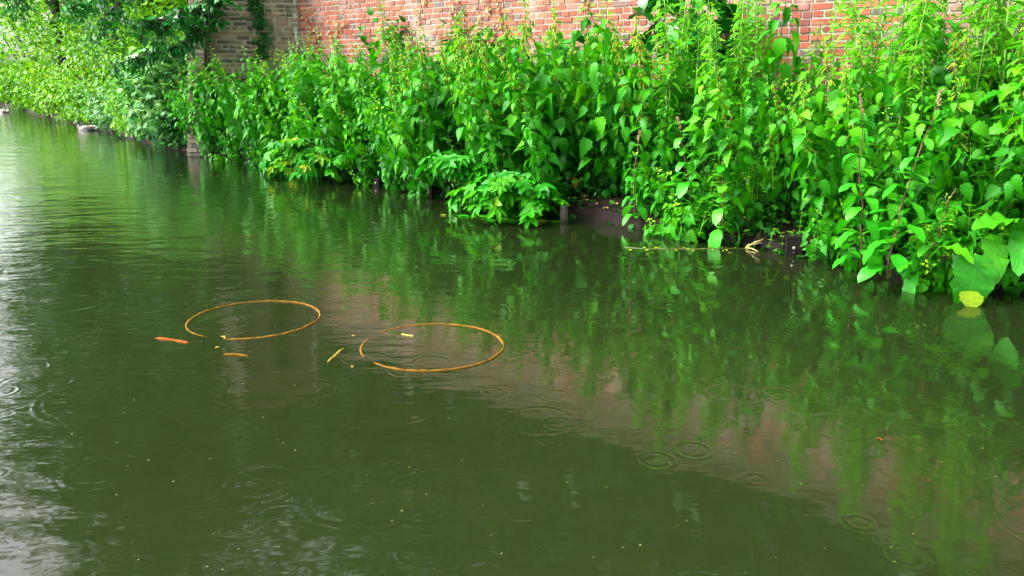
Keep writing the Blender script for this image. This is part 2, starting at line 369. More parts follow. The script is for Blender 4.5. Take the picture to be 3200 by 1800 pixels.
# ---------------------------------------------------------------- brick walls
def courses(mbk, mbm, A, B, nrm, z0, z1, rough=.004, ch=.075, skip=None, tfun=None):
    """bricks along A->B (2D), outer face along nrm; mbm gets the mortar body"""
    A = np.array(A, float); B = np.array(B, float); L = np.linalg.norm(B-A); d = (B-A)/L
    d3 = np.array([d[0], d[1], 0]); n3 = np.array([nrm[0], nrm[1], 0])
    k = 0; z = z0
    while z < z1-.01:
        head = (k % 2 == 0) if tfun is None else (k % 4 == 0)
        bl = .1125 if head else .225; x = -random.uniform(0, bl) if k % 2 else -.056
        while x < L:
            jw = .0065 if tfun is None else .009
            x0, x1 = max(x, 0)+jw, min(x+bl, L)-jw
            if x1-x0 > .02:
                e = max(-.003, random.gauss(0, rough)); j = [random.gauss(0, rough*.6) for _ in range(8)]
                f = lambda u, v, o: np.array([A[0], A[1], 0])+d3*u+n3*o+UP*v
                za, zb = z+jw, z+ch-jw+.001
                b_ = .004
                vv = [f(x0+j[0]*.5, za+j[1], -.01), f(x1+j[2]*.5, za+j[3], -.01), f(x1+j[4]*.5, zb+j[5], -.01), f(x0+j[6]*.5, zb+j[7], -.01)]
                o1 = .007+e
                vv += [f(x0+b_+j[0]*.5, za+b_+j[1], o1), f(x1-b_+j[2]*.5, za+b_+j[3], o1), f(x1-b_+j[4]*.5, zb-b_+j[5], o1), f(x0+b_+j[6]*.5, zb-b_+j[7], o1)]
                mbk.add(vv, [(4, 5, 6, 7), (0, 1, 5, 4), (1, 2, 6, 5), (2, 3, 7, 6), (3, 0, 4, 7)], random.random())
            x += bl*(1+random.gauss(0, .02 if tfun is None else .12))
        z += ch; k += 1
    T = .33; c = (A+B)/2
    mbm.box((c[0]-nrm[0]*T/2, c[1]-nrm[1]*T/2, (z0+z1)/2), d3*L/2, n3*T/2, UP*(z1-z0)/2, .5)
WTOP = 3.3
wr = empty('brick_wall', (0, 0, 0), label='long red brick wall with pale mortar joints behind the nettles', cat='wall')
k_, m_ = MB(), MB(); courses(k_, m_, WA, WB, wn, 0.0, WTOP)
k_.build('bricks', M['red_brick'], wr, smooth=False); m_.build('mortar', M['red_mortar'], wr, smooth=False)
cp = MB(); c = (WA+WB)/2-wn*.16; d3 = np.array([wdir[0], wdir[1], 0]); L = np.linalg.norm(WB-WA)
for i in range(int(L/.3)):
    q = WA+wdir*(i*.3+.15)-wn*.16
    cp.box((q[0], q[1], WTOP+.045+random.uniform(-.004, .004)), d3*.146, np.array([wn[0], wn[1], 0])*.21, UP*.042, random.random())
cp.build('coping', M['grey_brick'], wr, smooth=False)
GA, GB = np.array([-5.35, 13.5]), WA+np.array([.0, .0])
gd = (GB-GA)/np.linalg.norm(GB-GA); gn = np.array([gd[1], -gd[0]])
wg = empty('brick_wall', (0, 0, 0), label='weathered grey brick wall with thick crumbling mortar beside the red wall', cat='wall')
k_, m_ = MB(), MB(); courses(k_, m_, GA+gn*.02, GB+gn*.02, gn, 0.0, 4.6, .008, tfun=1)
k_.build('bricks', M['grey_brick'], wg, smooth=False); m_.build('mortar', M['grey_mortar'], wg, smooth=False)
st = MB(); q = GB+gn*.035
for z in np.arange(1.9, 4.4, .11):
    ww = .022*(1+.6*math.sin(z*9)+random.uniform(-.3, .3))
    st.box((q[0]-.06+random.uniform(-.008, .008), q[1], z), (ww, ww*.3, 0), (0, .004, 0), UP*.056, .5)
M['limewash'] = plain('lime_streak', (.20, .22, .16), (.42, .46, .38), 30, .8)
st.build('lime_streak', M['limewash'], wg, smooth=False)
# battered pier at the water
wp = empty('brick_pier', (-5.5, 13.5, 0), label='leaning mossy brick pier that rises straight out of the water', cat='brick pier')
k_, m_ = MB(), MB(); ang = R(-18)
ux = np.array([math.cos(ang), math.sin(ang), 0]); uy = np.array([-math.sin(ang), math.cos(ang), 0])
for k in range(60):
    z = -.15+k*.078; lean = .135*max(z, 0)
    x0 = -.2+lean; x1 = .28+lean*.35
    def cbox(xa, xb, ya, yb): m = ((xa+xb)/2, (ya+yb)/2); return ux*m[0]+uy*m[1]+UP*(z+.035)
    w_ = x1-x0
    m_.box(cbox(x0+.008, x1, 0.01, .5), ux*(w_/2-.006), uy*.24, UP*.039, .5)
    cuts = [0, .225, .34, w_] if k % 2 else [0, .11, .335, w_]
    for a, b in zip(cuts, cuts[1:]):
        if b-a < .03: continue
        j = random.gauss(0, .004)
        k_.box(cbox(x0+a+.005, x0+b-.005, -.02+j, .04+j), ux*((b-a)/2-.005), uy*.03, UP*.033, random.random()*.9)
    ys = [.07, .17, .39, .5] if k % 2 else [.07, .28, .5]
    for a, b in zip(ys, ys[1:]):
        j = random.gauss(0, .004)
        k_.box(cbox(x0-.012+j, x0+.05+j, a, b), ux*.03, uy*((b-a)/2-.005), UP*.033, random.random()*.9)
k_.build('bricks', M['pier_brick'], wp, smooth=False); m_.build('mortar', M['pier_mortar'], wp, smooth=False)

# ---------------------------------------------------------------- timber edging
def grain_box(mb, a, b, z0, z1, th, nrm):
    a = np.array(a, float); b = np.array(b, float); n_ = 8
    n3 = np.array(nrm, float)
    for k in range(2):                      # two rough boards' worth of wobble in one mesh
        pass
    V = []; jit = [random.uniform(-.006, .006) for _ in range((n_+1)*4)]
    for i in range(n_+1):
        p = a+(b-a)*i/n_
        for q, (o, z) in enumerate(((0, z0), (0, z1), (-th, z1), (-th, z0))):
            V.append((p[0]+n3[0]*(o+jit[i*4+q]*.5), p[1]+n3[1]*(o+jit[i*4+q]*.5), z+(jit[i*4+q] if q in (1, 2) else 0)))
    F = [(i*4+q, (i+1)*4+q, (i+1)*4+(q+1) % 4, i*4+(q+1) % 4) for i in range(n_) for q in range(4)]
    F += [(0, 1, 2, 3), tuple(n_*4+q for q in (3, 2, 1, 0))]
    mb.add(V, F, random.random())
def plank(xa, xb, z1, label, mat='timber', out=.0):
    a, b = edge_at(xa), edge_at(xb); d = (b-a)/np.linalg.norm(b-a); nr = np.array([d[1], -d[0]]); nr = nr if nr[1] < 0 else -nr
    mb = MB(); grain_box(mb, a+nr*out, b+nr*out, -.35, z1, .05, nr)
    o = mb.build('timber_plank', M[mat], smooth=False); tag(o, label, 'plank', 'timber planks edging the bank')
    return o
plank(-3.9, -1.85, .09, 'dark timber plank under the hanging nettle leaves, left of the first bolted post')
plank(-1.6, -.4, .08, 'dark timber plank in deep shade between two posts under the nettles')
plank(.80, 1.55, .115, 'straight dark grey timber plank beside bare soil, left of the big drooping leaves')
plank(1.60, 2.12, .07, 'reddish brown timber plank above the floating straw stem', out=-.05)
plank(2.36, 2.86, .08, 'short reddish brown plank right of the bolted black post', out=-.03)
plank(3.02, 4.4, .07, 'timber plank behind the big dock leaves at the right')
def post(px, py, wpx, ztop, label, mat='timber', bolts=1, rz=-.75):
    p = at(px, py, z=0.0); Z = p[1]*.966+.336; wd = wpx*Z/FPX
    r = empty('timber_post', (p[0], p[1], 0), rz, label=label, cat='post', group='mooring posts along the bank')
    mb = MB(); h = wd/2
    V = []
    for z in (-.5, 0, ztop*.6, ztop):
        for (i, j) in ((-1, -1), (1, -1), (1, 1), (-1, 1)):
            V.append((i*h*(1+random.uniform(-.03, .03)), j*h*.9+h*.9, z+(random.uniform(-.006, .01) if z == ztop else 0)))
    mb.add(V, [(a*4+q, a*4+(q+1) % 4, a*4+4+(q+1) % 4, a*4+4+q) for a in range(3) for q in range(4)]+[(12, 13, 14, 15)], .4)
    o = mb.build('shaft', M[mat], r, smooth=False)
    for k in range(bolts):
        b = MB(); c = np.array([-.002, -.0, ztop*.45-k*.035]); rr = .014 if k == 0 else .004
        b.tube([c, c+np.array([0, -.006, 0]), c+np.array([0, -.010, 0])], [rr, rr, rr*.6], 10)
        b.build('bolt', M['bolt'], r)
    return r
post(2480, 802, 49, .15, 'square black timber post with a domed silver bolt head at the water edge', bolts=2, rz=-.25)
post(2955, 872, 34, .16, 'short weathered grey timber post left of the biggest dock leaf', 'timber_pale', 1, rz=-.3)
post(1757, 688, 18, .14, 'narrow pale timber post stub just right of the floating sycamore leaves', 'timber_pale', 0)
post(1175, 584, 20, .11, 'small brown post with one bolt below a single hanging nettle leaf', 'timber', 1, rz=-.4)
post(1340, 617, 22, .13, 'shaded old post left of the large sycamore leaves', 'timber', 2, rz=-.4)

# ---------------------------------------------------------------- plants
def stem_path(H, lean, wob=.03, n=8):
    ph = random.uniform(0, 6.3)
    return [np.array([lean[0]*(t**1.6)+wob*math.sin(t*4+ph)*t, lean[1]*(t**1.6)+wob*math.cos(t*3+ph)*t, H*t]) for t in [i/n for i in range(n+1)]]
def along(path, t):
    x = t*(len(path)-1); i = min(int(x), len(path)-2); return path[i]+(path[i+1]-path[i])*(x-i)
def tassel(mb, o, th, L, tint):
    p = [o]; d = hdir(th, -.1)
    for k in range(3):
        d = d+np.array([random.uniform(-.35, .35), random.uniform(-.35, .35), -.55]); p.append(p[-1]+d/np.linalg.norm(d)*L/3)
    mb.tube(p, [.0022, .0046, .0048, .0022], 3, tint, cap=False)
def nettle_proto(H, leafsz, tass, dens=1.0, drp=0.0):
    r = empty('nettle', (0, 0, 0))
    path = stem_path(H, (random.uniform(-.1, .1), random.uniform(-.1, .1)))
    mb = MB(); mb.tube(path, [.0055-.003*i/8 for i in range(9)], 5); mb.build('stem', M['stem_dark'], r)
    lf = MB(); ts = MB(); th = random.uniform(0, 6.3); t = .06
    while t < .985:
        p = along(path, t); s = leafsz*(.75+.5*math.sin(math.pi*min(t*1.05, 1))) * (1 if t < .7 else 1-(t-.7)/.3*.72)
        for k in (0, math.pi) if t > .84 else (0, math.pi, 1.3, 4.5, 2.4, 5.6):
            if t < .2 and random.random() < .15: continue
            a = th+k+random.uniform(-.4, .4); el = R(random.uniform(-5, 35))-.25*(1-t) if t < .9 else R(random.uniform(15, 45))
            pet = s*random.uniform(.35, 1.0); d0 = hdir(a, el+.25); q = p+d0*pet
            d1 = hdir(a+random.uniform(-.6, .6), el-R(random.uniform(5, 75))-drp if t < .88 else el)
            if t < .85: lf.tube([p, q], .0014, 3, .35, cap=False)
            T = NET[random.choice((0, 1, 1, 2))] if t < .9 else NET[0]
            u = UP+rv(.55)
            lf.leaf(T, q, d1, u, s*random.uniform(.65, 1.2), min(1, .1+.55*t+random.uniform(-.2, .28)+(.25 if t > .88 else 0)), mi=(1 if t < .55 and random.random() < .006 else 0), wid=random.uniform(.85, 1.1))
        # small side shoot leaves in the axil
        if random.random() < .65*dens:
            for _ in range(2):
                a = random.uniform(0, 6.3); lf.leaf(NET[0], p, hdir(a, R(20)), UP+rv(.3), s*.45, .3+.5*t)
        if tass and t > .52:
            for _ in range(int(6*tass)):
                tassel(ts, p+rv(.008), random.uniform(0, 6.3), random.uniform(.04, .09)*(1.15-.5*t), random.random())
        t += (.06 if t < .8 else .034)/max(H, .8)*1.25/dens; th += math.pi/2+random.uniform(-.2, .2)
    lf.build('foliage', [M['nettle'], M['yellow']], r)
    if tass: ts.build('flower_spray', M['nettle_tip'], r)
    return r
used = set()
def place(proto, x, y, z, rz, sc, tilt=(0, 0), label=None, cat=None, group=None):
    o = proto
    if proto.name in used: o = copy_tree(proto)
    used.add(proto.name); used.add(o.name)
    o.location = (x, y, z); o.rotation_euler = (tilt[0], tilt[1], rz); o.scale = (sc, sc, sc*random.uniform(.93, 1.08))
    return tag(o, label, cat, group)
def tilt_place(proto, x, y, z, rz, sc, lean_dir, lean, **k):
    o = place(proto, x, y, z, rz, sc, **k)
    q = Matrix.Rotation(lean, 3, Vector((-lean_dir[1], lean_dir[0], 0))) @ Matrix.Rotation(rz, 3, 'Z')
    o.rotation_euler = q.to_euler(); return o

NP = [nettle_proto(random.uniform(1.35, 1.55), random.uniform(.105, .13), 0, 1.0, .1) for _ in range(5)]
NT_ = [nettle_proto(random.uniform(1.35, 1.6), random.uniform(.10, .125), f, .9) for f in (.6, 1.0, 1.6, .8)]
NS = [nettle_proto(random.uniform(.5, .7), random.uniform(.09, .11), 0, 1.2, .2) for _ in range(3)]
FRONT = -INL
def wall_gap(e):
    # distance along INL from the edge point to the wall faces
    if e[0]+INL[0]*1.0 < -3.4: A, nn = GB, gn
    else: A, nn = WA, wn
    den = np.dot(INL, nn)
    return (np.dot(A-e, nn))/den
def scr_x(x, y): return 1600+FPX*x/(y*.966+.1)
nn_ = 0
xs = []
e_pts = []
for a, b in zip(EDGE, EDGE[1:]):
    if a[0] < -5.7 or b[0] > 4.6: continue
    L = np.linalg.norm(b-a); k = max(1, int(L/.08)); e_pts += [a+(b-a)*j/k for j in range(k)]
GL = {0: ('green nettle in the dense shaded patch near the brick pier', 'nettles left of the sycamore sprays'),
      1: ('nettle in the middle of the bank below the red brick wall', 'nettles in the middle of the bank'),
      2: ('nettle growing among the tall willowherbs at the right', 'nettles among the willowherb')}
cnt = 0
for i in range(2000):
    if cnt >= 238: break
    e = e_pts[random.randrange(len(e_pts))]; gap = wall_gap(e)-.12
    if gap < .3: gap = .3
    o = (random.random()**1.35)*min(gap, 2.9)+.03
    p = e+INL*o; sx = scr_x(*p)
    if any((p[0]-q[0])**2+(p[1]-q[1])**2 < (.17 if o < 1 else .26)**2 for q in xs): continue
    if sx > 3500: continue
    # keep the bare soil patch and plank visible
    if 1790 < sx < 2330 and o < .45: continue
    if 2330 < sx < 3300 and o < .12: continue
    if 2410 < sx < 2560 and o < .4: continue
    reg = 0 if sx < 1250 else (1 if sx < 2050 else 2)
    if reg == 2 and random.random() < .1: continue
    xs.append(p); tall = o > .3
    if reg == 0: pr = random.choice(NP+NT_[:1]) if o < .8 else random.choice(NP+NT_)
    elif reg == 1: pr = random.choice(NT_+NP[:2])
    else: pr = random.choice(NT_+NP[2:])
    sc = random.uniform(.88, 1.12)*(1.2 if reg == 1 else 1.13)
    if o < .25: sc *= .82
    if reg == 2: sc *= random.uniform(.85, 1.15)*(1.0 if sx < 2430 or sx > 2640 else .75)
    lean = max(0, .48-.4*o)+random.uniform(-.06, .06)
    ld = FRONT+np.array([random.uniform(-.5, .5), random.uniform(-.5, .5)]); ld /= np.linalg.norm(ld)
    lb, gr = GL[reg]
    tilt_place(pr, p[0], p[1], land_z(o)-.03, random.uniform(0, 6.28), sc, ld, lean, label=lb, cat='nettle', group=gr)
    cnt += 1
# low nettles hanging over the edge
cnt2 = 0
for i in range(600):
    if cnt2 >= 62: break
    e = e_pts[random.randrange(len(e_pts))]; o = random.uniform(.0, .3); p = e+INL*o; sx = scr_x(*p)
    if sx > 3400 or 1790 < sx < 2000 or 2400 < sx < 2560: continue
    if 2250 < sx < 2600 and o < .15: continue
    if any((p[0]-q[0])**2+(p[1]-q[1])**2 < .11**2 for q in xs): continue
    xs.append(p); ld = FRONT+np.array([random.uniform(-.6, .6), random.uniform(-.6, .6)]); ld /= np.linalg.norm(ld)
    reg = 'left' if sx < 1250 else ('middle' if sx < 2000 else 'right')
    tilt_place(random.choice(NS), p[0], p[1], land_z(o)-.02, random.uniform(0, 6.28), random.uniform(.7, 1.05), ld, random.uniform(.3, .95),
               label={'left': 'short young nettle leaning out over dark water near the pier', 'middle': 'short young nettle at the bank edge beside the sycamore sprays', 'right': 'short bright nettle at the timber edging'}[reg],
               cat='nettle', group='short nettles at the %s bank edge' % reg)
    cnt2 += 1

# willowherb: tall stems with long narrow leaves
def willow_proto(H, big=1.0):
    r = empty('willowherb', (0, 0, 0)); path = stem_path(H, (random.uniform(-.2, .2), random.uniform(-.2, .2)), .04, 10)
    mb = MB(); mb.tube(path, [.009-.006*i/10 for i in range(11)], 6)
    lf = MB(); th = 0; t = .12
    def leaves(pp, sz, tt, th):
        for k in (0, math.pi):
            a = th+k+random.uniform(-.3, .3); el = R(random.uniform(10, 45))
            lf.leaf(LAN[random.choice((0, 1, 1, 2))], pp, hdir(a, el), UP+rv(.25), sz*random.uniform(.8, 1.2), min(1, .2+.5*tt+random.uniform(-.15, .3)), wid=1.15)
    while t < 1:
        p = along(path, t); s = .19*big*(1-.45*t)
        leaves(p, s, t, th)
        if t > .3 and random.random() < .6:     # side branch
            a = random.uniform(0, 6.3); bl = .22*(1.15-t)*big; d = hdir(a, R(50)); bp = [p, p+d*bl*.5, p+d*bl+UP*bl*.25]
            mb.tube(bp, [.004, .003, .002], 4)
            for q in (.35, .6, .8, 1.0): leaves(along(bp, q), s*.62, t, th+q*3)
        t += .046/H*1.2; th += math.pi/2
    for _ in range(8): lf.leaf(LAN[0], path[-1], hdir(random.uniform(0, 6.3), R(60)), UP, .06*big, .9)
    mb.build('stem', M['stem_green'], r); lf.build('foliage', M['willow'], r); return r
WP = [willow_proto(h, b) for h, b in ((2.1, 1.0), (2.3, 1.15), (1.8, .9), (2.0, 1.1))]
def wpos(px, D): return at(px, 240, Y=D)
wl = [(2070, 8.3, 'left'), (2120, 7.8, 'left'), (2180, 7.5, 'left'), (2230, 7.9, 'left'), (2280, 7.3, 'left'), (2330, 7.7, 'left'), (2380, 7.2, 'left'), (2160, 8.4, 'left'), (2300, 8.3, 'left'), (2400, 7.9, 'left'),
      (2650, 6.6, 'right'), (2690, 7.0, 'right'), (2750, 6.3, 'right'), (2790, 6.7, 'right'), (2840, 6.1, 'right'), (2880, 6.5, 'right'), (2930, 5.8, 'right'),
      (3010, 6.2, 'right'), (3060, 5.8, 'right'), (3120, 6.3, 'right'), (3170, 5.7, 'right'), (3230, 5.4, 'right'), (2980, 6.6, 'right'), (2720, 7.4, 'right'), (3150, 5.3, 'right'), (3300, 5.5, 'right'), (2870, 7.2, 'right'), (2680, 6.2, 'right'), (2810, 5.9, 'right'), (2900, 6.9, 'right'), (3080, 6.5, 'right'), (3190, 6.1, 'right'), (2770, 7.1, 'right'), (3250, 6.0, 'right'), (2250, 7.0, 'left'), (2100, 7.3, 'left'), (2340, 7.1, 'left')]
for i, (px, D, sd_) in enumerate(wl):
    p = wpos(px, D)
    lab = ('tall willowherb in the clump beside the dark large-leaved bush against the wall' if sd_ == 'left' else 'tall bright willowherb in the thicket at the right end of the wall')
    tilt_place(WP[i % 4], p[0], p[1], .25, random.uniform(0, 6.3), random.uniform(.9, 1.1), FRONT, random.uniform(-.04, .1), label=lab, cat='willowherb',
               group='willowherbs %s of the wall gap' % sd_)

# figwort: reddish square stems, large oval leaves in pairs
def figwort(px, py, H, label, leafsz=.15, lean=(0, 0), seed=1, spike=True):
    random.seed(seed); b = at(px, py, z=.08)
    r = empty('figwort', b, label=label, cat='plant', group='figworts at the water edge')
    path = stem_path(H, lean, .045, 8); path = [q_+rv(.012)*(i_ > 0) for i_, q_ in enumerate(path)]; mb = MB(); mb.tube(path, [.0075-.005*i/8 for i in range(9)], 4); mb.build('stem', M['stem_red'], r)
    lf = MB(); t = .05; th = random.uniform(0, 1.5)
    while t < .95:
        p = along(path, t); s = leafsz*(1.1-.75*t)*random.uniform(.85, 1.15)
        for k in (0, math.pi):
            s *= 1.1; a = th+k+random.uniform(-.3, .3); el = R(random.uniform(-5, 35)) - (.35 if t < .25 else .1)
            d0 = hdir(a, el+.4); q = p+d0*s*.3; lf.tube([p, q], .002, 3, .4, cap=False)
            lf.leaf(OVA[random.choice((0, 1, 2)) if t > .3 else random.choice((1, 2))], q, hdir(a, el-.2), UP+rv(.25), s, random.uniform(.3, .75)+.15*t)
        for _ in range(5): lf.leaf(OVA[random.choice((0, 1))], p, hdir(random.uniform(0, 6.3), R(random.uniform(0, 45))), UP+rv(.3), s*random.uniform(.4, .7), random.uniform(.5, .9))
        t += .085/H*(1 if t < .5 else 1.3); th += math.pi/2
    lf.build('foliage', M['fig'], r)
    if spike:
        sp = MB(); 
        for k in range(22):
            p = along(path, .9+.1*k/22); c = p+hdir(random.uniform(0, 6.3), .5)*.016; sp.tube([p, c, c+rv(.004)], [.0015, .005, .003], 4, random.random())
        sp.build('flower_buds', M['twig'], r)
    return r
figwort(2150, 715, .95, 'figwort with drooping oval leaves reaching the water, left of its pair', .19, (-.12, -.05), 3)
figwort(2255, 735, 1.0, 'figwort whose biggest leaves hang over the plank, right of its pair', .18, (-.05, -.1), 17)
figwort(1985, 690, .8, 'slim figwort rising behind the bare soil patch', .12, (0, .05), 9)
figwort(2690, 838, 1.15, 'figwort with a dark red stem left of the leaning yellowish stem', .16, (-.18, 0), 5)
figwort(2775, 872, 1.2, 'figwort leaning right with a yellow-green stem and low oval leaves over the water', .18, (.17, .05), 6)
figwort(2880, 868, .6, 'small leafy figwort low at the water between two plank ends', .15, (.1, -.1), 8, False)
random.seed(21)

# docks
def dock(px, py, z, label, leaves, seed):
    random.seed(seed); b = at(px, py, z=z); r = empty('dock', b, label=label, cat='dock plant', group='broad-leaved docks at the right')
    for (a, el, L, d, tint, lean) in leaves:
        lf = MB(); p0_ = rv(.02)*np.array([1, 1, 0]); d0 = hdir(R(a), R(el)); pet = L*random.uniform(.7, 1.05)
        p1 = p0_+d0*pet; lf.tube([p0_, p0_+d0*pet*.5, p1], .005, 4, .6)
        L *= .86; e2 = max(el+lean*.8, -38); lf.leaf(DOC[d], p1, hdir(R(a)+random.uniform(-.2, .2), R(e2)), UP+rv(.35), L, tint)
        lf.build('leaf', M['dock'], r)
    return r
dock(3040, 862, .1, 'broad-leaved dock whose widest leaf dips into the water', [(-100, 62, .40, 1, .55, -112), (-80, 72, .36, 1, .9, -150), (-140, 60, .33, 1, .5, -115), (-60, 66, .38, 1, .45, -120), (-95, 80, .36, 1, .6, -130), (-20, 60, .34, 0, .4, -70), (200, 65, .33, 0, .5, -60), (60, 70, .3, 0, .4, -50)], 11)
dock(3170, 850, .15, 'broad-leaved dock at the right frame edge with tall wavy leaves', [(-110, 75, .42, 1, .55, -110), (-150, 70, .4, 0, .6, -80), (-70, 68, .4, 1, .65, -125), (-100, 82, .36, 0, .5, -60), (-30, 70, .36, 1, .5, -90), (170, 70, .36, 0, .6, -60)], 12)
dock(2950, 770, .2, 'broad-leaved dock behind the grey post with upright pale leaves', [(-120, 70, .28, 0, .65, -80), (-80, 75, .3, 1, .7, -120), (-40, 68, .27, 0, .55, -70), (180, 70, .26, 1, .6, -90), (-100, 55, .26, 1, .7, -110)], 13)
dock(2860, 862, .1, 'small dock with one long yellow-edged leaf above the water', [(-60, 55, .27, 1, .84, -50), (-130, 35, .2, 0, .5, -40), (60, 60, .22, 0, .6, -60)], 14)
random.seed(22)

# sycamore sprays
def sycamore(px, py, D, label, n, spread, size, seed, flo=0):
    random.seed(seed); b = at(px, py, Y=D); r = empty('sycamore_sapling', (b[0], b[1], max(b[2], .05)), label=label, cat='sapling', group='sycamore saplings hanging over the water')
    br = MB(); lf = MB()
    for k in range(n):
        a = R(-125)+random.uniform(-1.2, 1.2); L = random.uniform(.35, 1)*spread; el = R(random.uniform(-25, 22))
        p0_ = np.zeros(3); p1 = hdir(a, el+.35)*L*.5; p2 = p1+hdir(a, el-.35)*L*.5
        br.tube([p0_, p1, p2], [.006, .004, .002], 4)
        for q in (.35, .5, .62, .75, .88, 1.0):
            p = along([p0_, p1, p2], q)
            for _ in range(2):
                aa = a+random.uniform(-1.4, 1.4); d0 = hdir(aa, R(random.uniform(5, 40))); pl = size*.6; c = p+d0*pl
                if b[2]+c[2] < .02: c[2] = .02-b[2]
                lf.tube([p, c], .0016, 3, .8, cap=False)
                d1 = hdir(aa, R(random.uniform(-55, -5)))
                if b[2]+c[2]+d1[2]*size < 0: d1[2] = -.02
                lf.leaf(MAP[random.choice((0, 1))], c, d1, UP+rv(.3), size*random.uniform(.6, 1.1), random.uniform(.35, .9))
    br.build('branches', M['stem_green'], r); lf.build('foliage', M['maple'], r)
    return r
sycamore(1020, 485, 10.5, 'sycamore spray touching the water below the shaded nettles', 16, .85, .15, 31)
sycamore(1075, 500, 10.2, 'smaller dark sycamore spray beside a brown bolted post', 5, .4, .11, 36)
sycamore(890, 535, 11.0, 'lowest lime sycamore shoot lying on the water, nearest the pier', 5, .45, .13, 33)
sycamore(1475, 525, 8.3, 'big-leaved sycamore shoot drooping over the shaded old post', 9, .5, .17, 34)
sycamore(1640, 595, 7.75, 'sycamore spray with leaves spread on the water left of the pale post', 17, .72, .16, 35)
sycamore(1690, 640, 7.7, 'dense low sycamore clump pressed against the pale post stub', 6, .42, .14, 38)
random.seed(40)
for i, (px, py, s, t) in enumerate([(1390, 672, .05, .97), (1440, 674, .12, .6), (1475, 676, .06, .95), (1520, 678, .14, .7), (1570, 684, .13, .75), (1610, 688, .1, .9), (1650, 690, .13, .95), (1690, 694, .16, .93), (1730, 692, .1, .9), (1540, 690, .08, .6)]):
    p = at(px, py, z=.006); mb = MB(); mb.leaf(palmate(sym([(0, 1), (12, .8), (22, .5), (44, .85), (58, .66), (76, .42), (104, .6), (135, .36), (160, .2)]), .03), np.zeros(3), hdir(random.uniform(0, 6.3), .05), UP, s, t)
    o = mb.build('floating_leaf', M['maple']); o.location = p
    tag(o, 'sycamore leaf floating flat on the water beside the low sycamore clump', 'leaf', 'leaves floating beside the sycamore clump')

# dark large-leaved bush against the wall
def bush(name, loc, rad, n, mat, T, size, label, cat, seed, group=None, stems=6, shape=None, tr=(.1, .9), outward=.5):
    random.seed(seed); r = empty(name, loc, label=label, cat=cat, group=group); lf = MB(); br = MB()
    rad = np.array(rad, float)
    cl = [rv(1) for _ in range(int(max(10, n/38)))]
    cl = [c/np.linalg.norm(c)*random.uniform(.45, 1)**.6 for c in cl]
    if shape: cl = [c for c in cl if shape(c)]
    for k in range(stems):
        c = random.choice(cl); e_ = c*rad*.85+np.array([0, 0, rad[2]])
        br.tube([np.array([0, 0, 0])+rv(.1)*np.array([1, 1, 0]), e_*.5*np.array([.8, .8, 1]), e_], [.02*rad[2]+.008, .012*rad[2]+.004, .004], 5)
    for k in range(n):
        c = random.choice(cl); g = rv(1)*.30; q = c+g
        if np.linalg.norm(q) > 1.12: continue
        p = q*rad+np.array([0, 0, rad[2]])
        if p[2]+loc[2] < .03: continue
        d = q*outward+rv(.8); d[2] -= .25; rr = np.linalg.norm(q)
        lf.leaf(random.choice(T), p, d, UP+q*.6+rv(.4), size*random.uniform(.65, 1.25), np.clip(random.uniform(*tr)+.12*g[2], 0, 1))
    br.build('stems', M['bark'], r); lf.build('foliage', M[mat], r); return r
p = at(2110, 150, Y=8.6)
bush('large_leaved_bush', (p[0], p[1], .3), (.62, .5, 1.05), 330, 'dark', OVA, .26, 'dark glossy large-leaved bush against the red wall behind the left willowherbs', 'bush', 51, outward=.8)
p = at(1820, 170, Y=9.6)
bush('large_leaved_bush', (p[0], p[1], .3), (.45, .4, .80), 150, 'dark', OVA, .2, 'lower bush of dark broad leaves in front of the red wall, mid-way along', 'bush', 52, outward=.8)
for i, (px, D, h, sd_) in enumerate(((1200, 11.9, 1.02, 53), (1330, 11.3, .95, 54), (1450, 10.9, .92, 55), (1560, 10.6, .86, 56))):
    p = at(px, 150, Y=D)
    lab = ['tallest dark seedling bush by the whitish patch of the red wall', 'dark leafy bush against the red wall right of the tallest one', 'dark leafy bush under the dried vines on the wall', 'low dark bush with a drooping leaf against the red wall'][i]
    bush('bindweed_bush', (p[0], p[1], .3), (.4, .35, h), 170, 'nettle', NET, .17, lab, 'bush', sd_, tr=(0, .4), outward=.7)

# cleavers: fine whorled ground vegetation at the right, uncountable
mb = MB(); random.seed(60)
for i in range(240):
    px = random.choice((random.uniform(2250, 3300), random.uniform(2330, 2420), random.uniform(2600, 3300)))
    e = edge_at(at(px, 800, z=.1)[0]); o = random.uniform(.0, 1.3); p = e+INL*o; p = np.array([p[0], p[1], land_z(o)])
    h = random.uniform(.15, .45)+.55*min(o, 1); d = np.array([FRONT[0], FRONT[1], 0])*random.uniform(0, .6)+rv(.4)*np.array([1, 1, 0])
    path = [p, p+d*h*.3+UP*h*.7, p+d*h*.9+UP*h*.95, p+d*h*1.2+UP*h*random.uniform(.4, 1)]
    mb.tube(path, .0016, 3, .8, cap=False)
    for q in np.arange(.2, 1.01, .11):
        c = along(path, q); th = random.uniform(0, 1)
        for k in range(6): mb.leaf(SMP[0], c, hdir(th+k*1.047, .25), UP, random.uniform(.018, .034), random.uniform(.5, 1), wid=.45)
tag(mb.build('cleavers', M['willow']), 'fine whorled cleavers scrambling through the right bank plants', 'ground cover', kind='stuff')
